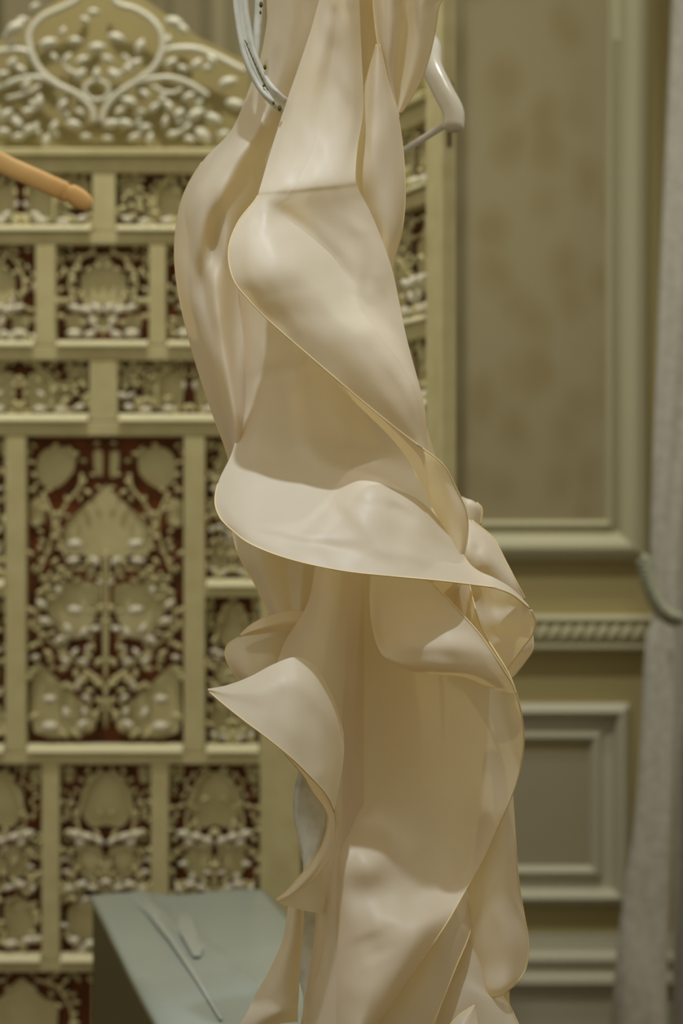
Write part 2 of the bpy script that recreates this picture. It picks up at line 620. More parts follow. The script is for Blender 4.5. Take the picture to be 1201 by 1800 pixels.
ST_BIG = [[(0, .95), (.02, .82), (.25, .76), (.6, .69), (.93, .62)], [(0, .80), (.02, .62), (.03, .45), (.0, .37)], [(.03, .46), (.3, .43), (.62, .455), (.85, .52), (.86, .64)],
          [(.5, .40), (.62, .30), (.50, .22), (.34, .17), (.3, .12)], [(.05, .88), (.3, .955), (.7, .95)], [(.86, .45), (.72, .36), (.66, .28), (.8, .18)]]
ST_TALL = [[(0, .95), (.04, .70), (.2, .66), (.6, .66), (.9, .62)], [(0, .68), (.1, .48), (.5, .44), (.9, .46)], [(.55, .42), (.62, .28), (.4, .12), (.2, .05)]]
ST_SQ = [[(0, .95), (.1, .75), (.35, .66), (.8, .66)], [(.6, .62), (.72, .4), (.5, .15), (.2, .08)]]
ST_WD = [[(.45, .9), (.46, .6), (.42, .3), (.2, .06)], [(.46, .6), (.6, .42), (.9, .45)]]


def rail_h(leaf, x0, x1, y0, y1, name='rail', front=-0.002, back=0.026, m='screen'):
    mb = MB()
    mb.box(lx(x0), lx(x1), front, back, lz(y1), lz(y0))
    return mb.build(name, M[m], leaf, bevel=0.0025)


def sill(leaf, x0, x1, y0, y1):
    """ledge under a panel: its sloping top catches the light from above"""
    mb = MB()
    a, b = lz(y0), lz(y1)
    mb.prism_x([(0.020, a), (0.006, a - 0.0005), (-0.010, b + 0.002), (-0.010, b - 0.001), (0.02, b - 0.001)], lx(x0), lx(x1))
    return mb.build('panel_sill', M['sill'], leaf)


CREST_STEMS = [
    ([(165, 215), (160, 190), (135, 165), (95, 145), (68, 120), (52, 85), (52, 55), (75, 28), (110, 12), (135, -2), (150, -25)], 6.5),
    ([(178, 215), (185, 190), (205, 165), (240, 142), (270, 118), (286, 85), (282, 55), (262, 30), (235, 14), (205, 4), (190, -25)], 6.5),
    ([(235, 145), (265, 138), (300, 136), (330, 145), (352, 158), (366, 168)], 6.0),
    ([(285, 88), (310, 84), (345, 85), (380, 98), (410, 113), (432, 124)], 6.5),
    ([(100, 147), (70, 136), (38, 138), (8, 148), (-25, 162)], 6.0),
    ([(55, 92), (25, 86), (-10, 92), (-50, 108), (-84, 122)], 6.5),
    ([(70, 150), (40, 165), (10, 172)], 4.5),
    ([(120, 95), (112, 110), (125, 125), (150, 128)], 4),
    ([(215, 95), (228, 108), (215, 125), (190, 128)], 4),
    ([(268, 150), (285, 160), (305, 162), (320, 155)], 4),
]
ring_c = [(170 + 22 * math.cos(a * math.pi / 8), 158 + 17 * math.sin(a * math.pi / 8)) for a in range(17)]
CREST_LEAVES = [(82, 75, 34, 1.25), (130, 70, 26, 1.6), (168, 82, 32, 1.5), (205, 66, 30, 1.9), (245, 80, 28, 0.4), (145, 103, 26, 1.2), (190, 103, 22, 2.0), (150, 34, 20, 2.2),
                (28, 48, 40, 0.9), (38, 35, 24, 1.5), (308, 38, 34, 1.9), (322, 50, 26, 2.3), (228, 178, 30, 1.9), (195, 218, 30, 1.4), (222, 217, 28, 1.8), (255, 222, 24, 1.6), (263, 245, 24, 0.3),
                (235, 240, 24, 1.2), (128, 218, 30, 1.8), (93, 224, 26, 0.4), (80, 245, 24, 0.2), (345, 200, 34, 1.0), (378, 210, 34, 2.1), (357, 238, 38, 2.4), (400, 145, 34, 1.2), (414, 183, 34, 1.9),
                (392, 235, 30, 1.5), (110, 55, 18, 0.3), (118, 100, 22, 0.6), (95, 100, 20, 2.5), (140, 130, 26, 0.7), (200, 130, 26, 2.4), (170, 130, 24, 0.0), (240, 110, 24, 0.9), (225, 120, 20, 2.4),
                (300, 110, 24, 1.0), (320, 118, 22, 2.0), (345, 112, 26, 0.7), (365, 118, 22, 1.4), (372, 105, 22, 2.5), (285, 175, 24, 0.3), (270, 190, 22, 0.8), (298, 188, 24, 2.7), (312, 200, 22, 1.3),
                (290, 215, 22, 0.2), (305, 235, 24, 1.4), (330, 222, 22, 0.7), (335, 245, 22, 1.8), (68, 180, 28, 0.1), (50, 195, 24, 1.2), (30, 215, 28, 2.2), (10, 200, 28, 0.8), (5, 230, 26, 1.7), (48, 228, 24, 0.5),
                (30, 240, 22, 1.4), (110, 185, 24, 0.6), (115, 200, 20, 2.2), (18, 110, 24, 0.8), (35, 120, 24, 2.2), (5, 130, 22, 1.4), (150, 240, 20, 1.5), (190, 243, 20, 1.6), (20, 75, 26, 1.6), (10, 60, 20, 0.4),
                (295, 70, 20, 0.2), (60, 10, 20, 0.9), (165, 20, 22, 1.5), (330, 170, 26, 1.1), (350, 180, 20, 0.4), (255, 165, 22, 2.3), (210, 195, 20, 0.8), (140, 195, 20, 2.4), (45, 150, 22, 0.6)]


def make_leaf(name, label, loc, rz, full):
    lf = empty(name, loc, rz)
    tag(lf, label, 'screen', 'leaves of the carved folding screen')
    # posts and rails
    for a, b in ((-160, -92), (457, 530)):
        mb = MB()
        mb.box(lx(a), lx(b), -0.006, 0.015, 0.0, lz(120))
        mb.prism_y([(lx(a + 8), lz(120)), (lx(b - 8), lz(120)), (lx(b - 18), lz(95)), (lx((a + b) / 2), lz(60)), (lx(a + 18), lz(95))], 0.0, 0.012)
        mb.build('stile', M['screen'], lf, bevel=0.003)
    for y0, y1 in ((276, 304), (408, 430), (608, 634), (741, 767), (1323, 1344), (1689, 1709), (1905, 2050)):
        rail_h(lf, -95, 460, y0, y1)
    rail_h(lf, -95, 460, 262, 276, 'crest_ledge', -0.014, 0.03)
    for x0, x1, y0, y1 in ((162, 203, 304, 408), (62, 98, 430, 608), (262, 292, 430, 608), (157, 207, 634, 741), (9, 46, 767, 1323), (323, 361, 767, 1323), (73, 105, 1344, 1689), (265, 297, 1344, 1689), (162, 203, 1709, 1905)):
        rail_h(lf, x0, x1, y0, y1, 'muntin')
    rail_h(lf, 361, 460, 1031, 1050, 'rail')
    rail_h(lf, -95, 9, 1031, 1050, 'rail')
    cells = [(-92, 162, 304, 394, WIDE, ST_WD, 30), (203, 457, 304, 394, WIDE, ST_WD, 30), (-92, 62, 430, 597, SQUARE, ST_SQ, 28), (98, 262, 430, 597, SQUARE, ST_SQ, 28), (292, 457, 430, 597, SQUARE, ST_SQ, 28),
             (-92, 157, 634, 726, WIDE, ST_WD, 30), (207, 457, 634, 726, WIDE, ST_WD, 30), (46, 323, 767, 1308, BIG, ST_BIG, 96), (361, 457, 767, 1017, TALL, ST_TALL, 28), (361, 457, 1050, 1308, TALL, ST_TALL, 28),
             (-92, 9, 767, 1017, TALL, ST_TALL, 20), (-92, 9, 1050, 1308, TALL, ST_TALL, 20), (-92, 73, 1344, 1676, TALL, ST_TALL, 56), (105, 265, 1344, 1676, TALL, ST_TALL, 56), (297, 457, 1344, 1676, TALL, ST_TALL, 56),
             (-92, 162, 1709, 1905, SQUARE, ST_SQ, 30), (203, 457, 1709, 1905, SQUARE, ST_SQ, 14)]
    big_first = {7}
    for i, (x0, x1, y0, y1, pl, stm, nl) in enumerate(cells):
        carve(lf, x0, x1, y0, y1, pl, 11 + i, nl, stm, single=full and i in big_first)
        h = 14 if y1 > 700 else 11
        if y1 < 1800:
            sill(lf, x0 + 2, x1 - 2, y1, y1 + h)
    # arched crest: plate, scrolling stems, leaves
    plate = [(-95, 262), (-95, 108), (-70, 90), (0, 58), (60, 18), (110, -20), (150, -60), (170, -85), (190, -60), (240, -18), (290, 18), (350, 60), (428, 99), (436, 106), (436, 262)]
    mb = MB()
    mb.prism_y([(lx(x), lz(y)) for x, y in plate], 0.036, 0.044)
    crest = mb.build('crest_plate', M['crestshade'], lf)
    for pts, r in CREST_STEMS + [(ring_c, 4.5)]:
        mb = MB()
        c = catmull([(lx(x), 0.006, lz(y)) for x, y in pts], 5)
        n = len(c)
        mb.tube([tuple(p) for p in c], [r * S * (0.7 + 0.3 * math.sin(math.pi * min(1, 0.2 + 0.7 * k / n))) for k in range(n)], 8)
        mb.build('crest_stem', M['crestleaf'], crest, True)
    if full:
        rnd = random.Random(5)
        for x, y, s, a in CREST_LEAVES:
            put_leaf(crest, x, y, s * 1.15, a, rnd.uniform(-0.002, 0.008), None, CLEAF, 'crest_leaf', tilt=rnd.uniform(-.3, .3))
        for k in range(46):
            x, y = rnd.uniform(-88, 430), rnd.uniform(110, 255)
            if abs(x - 170) > 60 and (y > 165 or x < 0 or x > 430):
                put_leaf(crest, x, y, rnd.uniform(18, 26), rnd.uniform(0, 3.1), rnd.uniform(0.004, 0.012), None, CLEAF, 'crest_leaf', tilt=rnd.uniform(-.3, .3))
    return lf


make_leaf('carved_screen_leaf', 'khaki carved wooden screen leaf facing forward, with pierced floral panels and arched crest', (lx(CX) + (CX - 600.5) * S, SY, 0), 0, True)
hx, hy = (530 - 600.5) * S + 0.012, SY
half = 345 * S
th = R(-72)
l2 = make_leaf('carved_screen_leaf', 'narrow-looking carved screen leaf folded forward beside the wallpapered wall', (hx + half * math.cos(th), hy + half * math.sin(th), 0), th, False)
mb = MB()
for z in (lz(270), ):
    mb.tube([(half + 0.004, 0.0, z - 0.007), (half + 0.004, 0.0, z + 0.007)], 0.007, 10)
    mb.tube([(half + 0.002, 0.004, z - 0.08), (half + 0.002, 0.004, z - 0.006)], 0.0022, 8)
mb.build('hinge', M['bolt'], l2, True)

# ------------------------------------------------------------------ wrapped box at the lower left
BD = 3.4
tz = CZ - 673.0 / F * BD
A = P(163, 1573, BD)
ang = math.atan2(787, F)
dirn = Vector((math.sin(ang), -math.cos(ang), 0))     # towards the camera
side = Vector((math.cos(ang), math.sin(ang), 0))
W_, L_ = 302 / F * BD, 0.96
bx = empty('display_box', (A + dirn * L_ / 2 + side * W_ / 2) * 1)
bx.location.z = 0
tag(bx, 'glossy grey topped box standing in front of the carved screen', 'box')


def bp(u, v, z):
    q = Vector((A.x, A.y, 0)) + side * (u * W_) + dirn * (v * L_) - Vector((bx.location.x, bx.location.y, 0))
    return (q.x, q.y, z)


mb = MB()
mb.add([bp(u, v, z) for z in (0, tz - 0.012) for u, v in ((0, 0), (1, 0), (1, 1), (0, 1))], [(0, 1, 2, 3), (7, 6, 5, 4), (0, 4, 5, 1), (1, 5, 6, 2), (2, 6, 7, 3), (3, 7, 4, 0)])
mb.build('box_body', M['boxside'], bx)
mb = MB()
nu, nv = 24, 60
vs, fs = [], []
rnd = random.Random(3)
for j in range(nv + 1):
    for i in range(nu + 1):
        u, v = -0.01 + 1.02 * i / nu, -0.005 + 1.01 * j / nv
        cr = 0.27 + 0.35 * v
        z = tz + 0.006 * math.exp(-((u - cr) / 0.022) ** 2) + 0.003 * math.sin(9 * u + 5 * v) * math.sin(3 * v + 1) - 0.001
        vs.append(bp(u, v, z))
for j in range(nv):
    for i in range(nu):
        fs.append((j * (nu + 1) + i, (j + 1) * (nu + 1) + i, (j + 1) * (nu + 1) + i + 1, j * (nu + 1) + i + 1))
mb.add(vs, fs)
top = mb.build('box_top', M['boxtop'], bx, True)
sm = top.modifiers.new('thickness', 'SOLIDIFY')
sm.thickness = 0.012

def film_glint(name, quad):
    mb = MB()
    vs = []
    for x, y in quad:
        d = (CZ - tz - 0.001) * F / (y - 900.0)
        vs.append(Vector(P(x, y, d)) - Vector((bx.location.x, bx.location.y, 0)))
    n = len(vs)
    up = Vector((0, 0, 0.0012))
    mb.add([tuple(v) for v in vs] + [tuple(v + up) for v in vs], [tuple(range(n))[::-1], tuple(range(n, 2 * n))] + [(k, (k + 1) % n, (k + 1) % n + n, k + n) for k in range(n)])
    return mb.build(name, M['film_glint'], bx)


film_glint('crease_highlight', [(226, 1577), (250, 1577), (281, 1606), (284, 1618), (306, 1650), (346, 1712), (392, 1792), (386, 1792), (338, 1714), (298, 1654), (262, 1610)])  # painted highlight along the crease in the wrap
film_glint('glint_patch', [(312, 1616), (322, 1608), (336, 1614), (346, 1640), (357, 1668), (352, 1682), (340, 1682), (326, 1656), (316, 1640)])  # painted glint on the wrinkled wrap

# ------------------------------------------------------------------ hangers
wh = empty('wooden_hanger', P(-190, 190, 2.72))
tag(wh, 'honey coloured wooden hanger with a notched rounded arm reaching in from the left', 'hanger')
wo = wh.location


def rel(p, o):
    return tuple(Vector(p) - Vector(o))


for sg in (1, -1):
    mb = MB()
    pts = catmull([P(-190, 205, 2.72), P(-100, 232, 2.72), P(0, 285, 2.72), P(70, 317, 2.72), P(112, 336, 2.72), P(119, 340, 2.72), P(130, 343, 2.72), P(150, 356, 2.72), P(160, 363, 2.72)], 6)
    rr = []
    for p in pts:
        x = 600.5 + p[0] / 2.72 * F
        r = 17.5
        if 112 < x < 124:
            r = 15.2
        if x > 142:
            r = 17 * math.sqrt(max(0.03, 1 - ((x - 142) / 19) ** 2))
        rr.append(r * 2.72 / F)
    loc = [Vector(rel(p, wo)) for p in pts]
    loc = [(sg * q.x, q.y, q.z) for q in loc]
    mb.tube(loc, rr, 12, 0.7)
    mb.build('hanger_arm', M['wood'], wh, True)
mb = MB()
hk = [(0, 0, 0.0), (0, 0, 0.05), (0.012, 0, 0.075), (0.02, 0, 0.10), (0.0, 0, 0.122), (-0.022, 0, 0.105)]
mb.tube([tuple(p) for p in catmull(hk, 6)], 0.002, 8)
mb.build('hanger_hook', M['iron'], wh, True)

ph = empty('plastic_hanger', (0.066, 2.56, P(800, 200, 2.35).z))
tag(ph, 'white plastic hanger poking out behind the ivory silk', 'hanger')
E1 = P(799, 214, 2.35)
ctr = Vector((0.066, 2.56, 0))
dv = Vector((ctr.x - E1.x, ctr.y - E1.y, 0))
for sg, nm in ((1, 1), (-1, 1)):
    pts = []
    for t, zz in ((0.0, 0.0), (0.03, 0.012), (0.10, 0.030), (0.22, 0.062), (0.45, 0.092), (0.75, 0.118), (1.0, 0.128)):
        base = E1 + dv * t
        if sg < 0:
            base = E1 + dv * (2 - t)
        p = Vector((base.x, base.y, E1.z + zz))
        if sg > 0:
            q = {0.0: (797, 226), 0.03: (797, 196), 0.10: (779, 160), 0.22: (760, 118)}.get(t)
            if q:
                d = base.y
                p = P(q[0], q[1], d)
        pts.append(rel(p, ph.location))
    c = catmull(pts, 8)
    n = len(c)
    mb = MB()
    mb.tube([tuple(p) for p in c], [0.0105 * (0.86 if k < 1 else 1.0) for k in range(n)], 14)
    mb.build('hanger_arm', M['plastic'], ph, True)
mb = MB()
b0 = P(800, 208, 2.352)
b1 = P(712, 264, 2.57)
mb.tube([rel(b0, ph.location), rel(b0 + (b1 - b0) * 1.95, ph.location)], 0.0036, 10)
mb.build('hanger_bar', M['plastic'], ph, True)
mb = MB()
top_z = E1.z + 0.128 - ph.location.z
hk = [(0, 0, top_z), (0, 0, top_z + 0.05), (0.0, 0.015, top_z + 0.075), (0, 0.02, top_z + 0.10), (0, 0, top_z + 0.122), (0, -0.022, top_z + 0.105)]
mb.tube([tuple(p) for p in catmull(hk, 6)], 0.003, 8)
mb.build('hanger_hook', M['plastic'], ph, True)

# ------------------------------------------------------------------ wrought iron stand
PD = 2.26
pole = P(546, 900, PD)
stand = empty('iron_garment_stand', (pole.x, pole.y, 0))
tag(stand, 'white painted iron garment stand with a twisted pole and chipped scroll', 'stand')
mb = MB()
vs, fs = [], []
nz = 260
z1 = 1.95
for i in range(nz + 1):
    z = 0.03 + (z1 - 0.03) * i / nz
    tw = z / 0.125 * math.pi
    for k in range(8):
        a = 2 * math.pi * k / 8
        r = 0.0112 * (1.0 if k % 2 else 0.80) if k % 4 in (0, 1, 2, 3) else 0.01
        rx = 0.0165 * math.cos(a)
        ry = 0.0070 * math.sin(a)
        vs.append((rx * math.cos(tw) - ry * math.sin(tw), rx * math.sin(tw) + ry * math.cos(tw), z))
for i in range(nz):
    for k in range(8):
        fs.append((i * 8 + k, i * 8 + (k + 1) % 8, (i + 1) * 8 + (k + 1) % 8, (i + 1) * 8 + k))
mb.add(vs, fs)
mb.build('twisted_pole', M['iron'], stand, True)
mb = MB()
prof = [(0.0, 0.035), (0.05, 0.03), (0.10, 0.018), (0.125, 0.01), (0.13, 0.0)]
nn = 28
for i, (r, z) in enumerate(prof):
    for k in range(nn):
        mb.v.append((r * math.cos(2 * math.pi * k / nn), r * math.sin(2 * math.pi * k / nn), z))
for i in range(len(prof) - 1):
    for k in range(nn):
        mb.f.append((i * nn + k, i * nn + (k + 1) % nn, (i + 1) * nn + (k + 1) % nn, (i + 1) * nn + k))
mb.build('stand_base', M['iron'], stand, True)


def ribbon(pts, hw, th_, d_list, grooves=True):
    """grooved flat bar: pixel polyline with per-point distance"""
    c = catmull([(x, y, d) for (x, y), d in zip(pts, d_list)], 8)
    ww = [P(*q) for q in c]
    prof = [(-1, .6), (-1, -.3), (-.82, -.75), (-.5, -.8), (-.2, -.35), (0.0, -.15), (.2, -.35), (.5, -.8), (.82, -.75), (1, -.3), (1, .6)]
    mb = MB()
    n = len(prof)
    for i, p in enumerate(ww):
        t = (ww[min(i + 1, len(ww) - 1)] - ww[max(i - 1, 0)]).normalized()
        a = t.cross(Vector((0, 1, 0))).normalized()
        for u, v in prof:
            q = p + a * u * hw + Vector((0, v * th_, 0)) - Vector(stand.location)
            mb.v.append(tuple(q))
    for i in range(len(ww) - 1):
        for k in range(n):
            mb.f.append((i * n + k, i * n + (k + 1) % n, (i + 1) * n + (k + 1) % n, (i + 1) * n + k))
    return mb, ww


def arm(target, z0, z1):
    mb = MB()
    a = Vector((0, 0, z0))
    b = Vector((target[0], target[1], z1)) - Vector((stand.location.x, stand.location.y, 0))
    c = catmull([a, a.lerp(b, 0.35) + Vector((0, 0, 0.05)), a.lerp(b, 0.75) + Vector((0, 0, 0.03)), b], 8)
    mb.tube([tuple(p) for p in c], 0.005, 8)
    mb.build('stand_arm', M['iron'], stand, True)


arm((ph.location.x, ph.location.y + 0.006), 1.80, E1.z + 0.128 + 0.112)
arm((wh.location.x - 0.003, wh.location.y), 1.80, wh.location.z + 0.112)
arm((P(622, -330, 2.19).x, 2.19), 1.86, P(622, -330, 2.19).z + 0.004)
mb, _ = ribbon([(422, -60), (423, 0), (429, 50), (440, 100), (460, 143), (484, 173), (512, 192), (538, 200)], 0.0070, 0.007, [2.165] * 6 + [2.19, 2.25])
scr = mb.build('iron_scroll', M['iron'], stand, True)
mb = MB()
c = catmull([P(456, -60, 2.17), P(455, 0, 2.17), P(453, 40, 2.17), (P(449, 85, 2.17)), P(446, 108, 2.17)], 6)
mb.tube([rel(p, stand.location) for p in c], 0.0042, 8)
mb.build('iron_rod', M['iron'], stand, True)
mb = MB()
rnd = random.Random(9)
for (x, y, r) in ((459, 8, 3.2), (458, 22, 2.0), (466, 118, 2.8), (492, 190, 3.4), (481, 181, 2.2), (464, 150, 2.0)):
    p = P(x, y, 2.158)
    pts = [p + Vector((0, 0, -r * 1.5 * 0.0005)), p, p + Vector((0, 0, r * 1.5 * 0.0005))]
    mb.tube([rel(q, stand.location) for q in pts], [r * 0.00035, r * 0.00055, r * 0.00035], 7)
for k in range(10):
    t = k / 9
    x, y = (430 + 36 * t ** 1.1, 70 + 80 * t)
    p, q = P(x, y, 2.1585), P(x + 5, y + 9, 2.1585)
    mb.tube([rel(p, stand.location), rel(q, stand.location)], 0.0005, 5)
tag(mb.build('paint_chips', M['rust'], scr, True), kind='stuff')

# ------------------------------------------------------------------ the silk
GD = 2.20
gown = empty('silk_gown', P(600, 900, GD))
gown.location.z = 0
tag(gown, 'ivory silk garment hanging in twisted ruffled folds with rolled golden hems', 'garment')
GO = Vector(gown.location)


def gp(x, y, dep):
    return P(x, y, GD - dep / 100.0)


def grid(rows, sub):
    a = np.array(rows, float)                 # r, c, 3 (px, py, depth)
    a = np.array([catmull(r, sub) for r in a])
    b = np.array([catmull(a[:, j], sub) for j in range(a.shape[1])])
    return b.transpose(1, 0, 2)


def crinkle(x, y):
    a = noise.noise(Vector((x * 0.016 + y * 0.004, y * 0.007 - x * 0.003, 1.7)))
    b = noise.noise(Vector((x * 0.034 - y * 0.012, y * 0.016, 6.1)))
    return 0.26 * a + 0.09 * b


def sharpen(rows, ci, f=0.14):
    """adds a point close to column ci on either side, so that the surface bends sharply there"""
    out = []
    for r in rows:
        a, b, c = np.array(r[ci - 1]), np.array(r[ci]), np.array(r[ci + 1])
        out.append(list(r[:ci]) + [tuple(b + (a - b) * f), tuple(b), tuple(b + (c - b) * f)] + list(r[ci + 1:]))
    return out


def wrinkle(x, y, line, wd, amp):
    """ridge (amp > 0) or groove along a pixel polyline, fading at its ends"""
    best, tt = 1e9, 0.0
    n = len(line) - 1
    for k in range(n):
        x0, y0 = line[k]
        x1, y1 = line[k + 1]
        dx, dy = x1 - x0, y1 - y0
        t = max(0.0, min(1.0, ((x - x0) * dx + (y - y0) * dy) / (dx * dx + dy * dy + 1e-9)))
        d = math.hypot(x - x0 - t * dx, y - y0 - t * dy)
        if d < best:
            best, tt = d, (k + t) / n
    wd, amp = wd * 1.35, amp * 0.5
    if best > 3 * wd:
        return 0.0
    fade = min(1.0, 0.25 + 3.0 * min(tt, 1 - tt))
    return amp * fade * math.exp(-(best / wd) ** 2)


def patch(name, rows, hems=(), sub=8, hem_r=0.0007, feats=()):
    g = grid(rows, sub)
    for i in range(g.shape[0]):
        for j in range(g.shape[1]):
            x, y, _ = g[i, j]
            g[i, j, 2] += crinkle(x, y) + sum(wrinkle(x, y, *f) for f in feats)
    nr, nc = g.shape[:2]
    vs = [tuple(gp(*g[i, j]) - GO) for i in range(nr) for j in range(nc)]
    fs = [(i * nc + j, (i + 1) * nc + j, (i + 1) * nc + j + 1, i * nc + j + 1) for i in range(nr - 1) for j in range(nc - 1)]
    mb = MB()
    mb.add(vs, fs)
    o = mb.build(name, M['silk'], gown, True)
    for h in hems:
        side_, a0, a1 = h if isinstance(h, tuple) else (h, 0.0, 1.0)
        line = {'left': g[:, 0], 'right': g[:, -1], 'top': g[0], 'bottom': g[-1]}[side_]
        n = len(line)
        line = line[int(a0 * (n - 1)):int(a1 * (n - 1)) + 1]
        mb = MB()
        mb.tube([tuple(gp(*q) - GO) for q in line], hem_r, 6)
        mb.build('rolled_hem', M['hem'], o, True)
    return o


def xr(y, pairs):
    return [(x, y, d) for x, d in pairs]


# unseen back of the garment, added to block ambient light behind the skirt
patch('rear_blocker_panel', [
    xr(-330, [(606, -2), (620, -2.6), (634, -2.6), (650, -2)]),
    xr(-60, [(500, -7), (560, -9), (630, -9), (690, -7)]),
    xr(250, [(470, -7), (540, -9), (610, -9), (680, -7)]),
    xr(500, [(360, -6), (460, -10), (580, -10), (695, -6)]),
    xr(800, [(430, -6), (520, -10), (640, -10), (765, -5)]),
    xr(1000, [(480, -6), (580, -10), (720, -10), (850, -6)]),
    xr(1300, [(570, -6), (660, -10), (780, -10), (880, -6)]),
    xr(1600, [(575, -6), (660, -10), (780, -10), (890, -5)]),
    xr(1850, [(560, -6), (660, -10), (780, -10), (900, -5)])])

# back left panel (behind the scroll, swelling out to the left)
def bl(y, a, b, prof):
    n = len(prof)
    return [(a + (b - a) * k / (n - 1), y, prof[k]) for k in range(n)]


patch('back_left_panel', [
    bl(-330, 598, 626, (-.6, -.2, 0, .2, .2, 0, -.2, -.6)),
    bl(-60, 482, 585, (-2, -1.2, -.8, -.6, -.8, -1, -1.4, -2)),
    bl(40, 469, 575, (-2, -1.2, -.8, -.6, -.8, -1, -1.4, -2)),
    bl(100, 458, 560, (-2.2, -1.2, -.8, -.6, -.8, -1.2, -1.6, -2)),
    bl(150, 440, 545, (-3, -1.6, -.8, -.4, -.8, -1.4, -2, -2.4)),
    bl(195, 423, 530, (-3.2, -1.8, -.6, 0, -.6, -1.4, -2, -2.4)),
    bl(235, 402, 515, (-3.4, -1.8, -.3, .4, -.6, -1.6, -2, -2.4)),
    bl(285, 355, 500, (-3.4, -.9, .6, 1.2, .2, -1, -1.8, -2.2)),
    bl(350, 320, 480, (-3.4, -.2, 1.1, 1.5, .2, -1.0, -2.2, -2.2)),
    bl(430, 307, 465, (-3.8, -1.2, .6, -.6, .4, -1.8, -2.8, -2.0)),
    bl(510, 313, 470, (-3.8, -.8, -.8, 1.0, -.4, -2.2, -2.8, -1.4)),
    bl(610, 336, 470, (-3.8, -1.8, .2, 1.4, -.8, -1.4, -2.8, -1.4)),
    bl(720, 371, 462, (-3.6, -2.0, .0, 1.6, .6, -1.8, -2.8, -2)),
    bl(800, 400, 445, (-3, -1.4, .2, .6, .2, -.8, -1.8, -2)),
    bl(870, 412, 445, (-3, -1.6, -.4, 0, -.2, -.8, -1.8, -2))], hems=[('left', 0.5, 0.95)], hem_r=0.0005,
    feats=[([(430, 235), (395, 300), (380, 370)], 9, 0.4), ([(412, 250), (385, 320)], 8, -0.35), ([(372, 350), (376, 430), (350, 500)], 9, -0.25), ([(390, 440), (372, 520), (388, 600)], 8, 0.5),
           ([(330, 480), (345, 540), (365, 600)], 8, -0.5), ([(350, 520), (375, 620), (405, 720)], 9, 0.5), ([(405, 460), (410, 560), (424, 660)], 9, -0.5), ([(390, 640), (402, 740)], 8, -0.4), ([(445, 200), (465, 230), (485, 215)], 9, 0.4)])

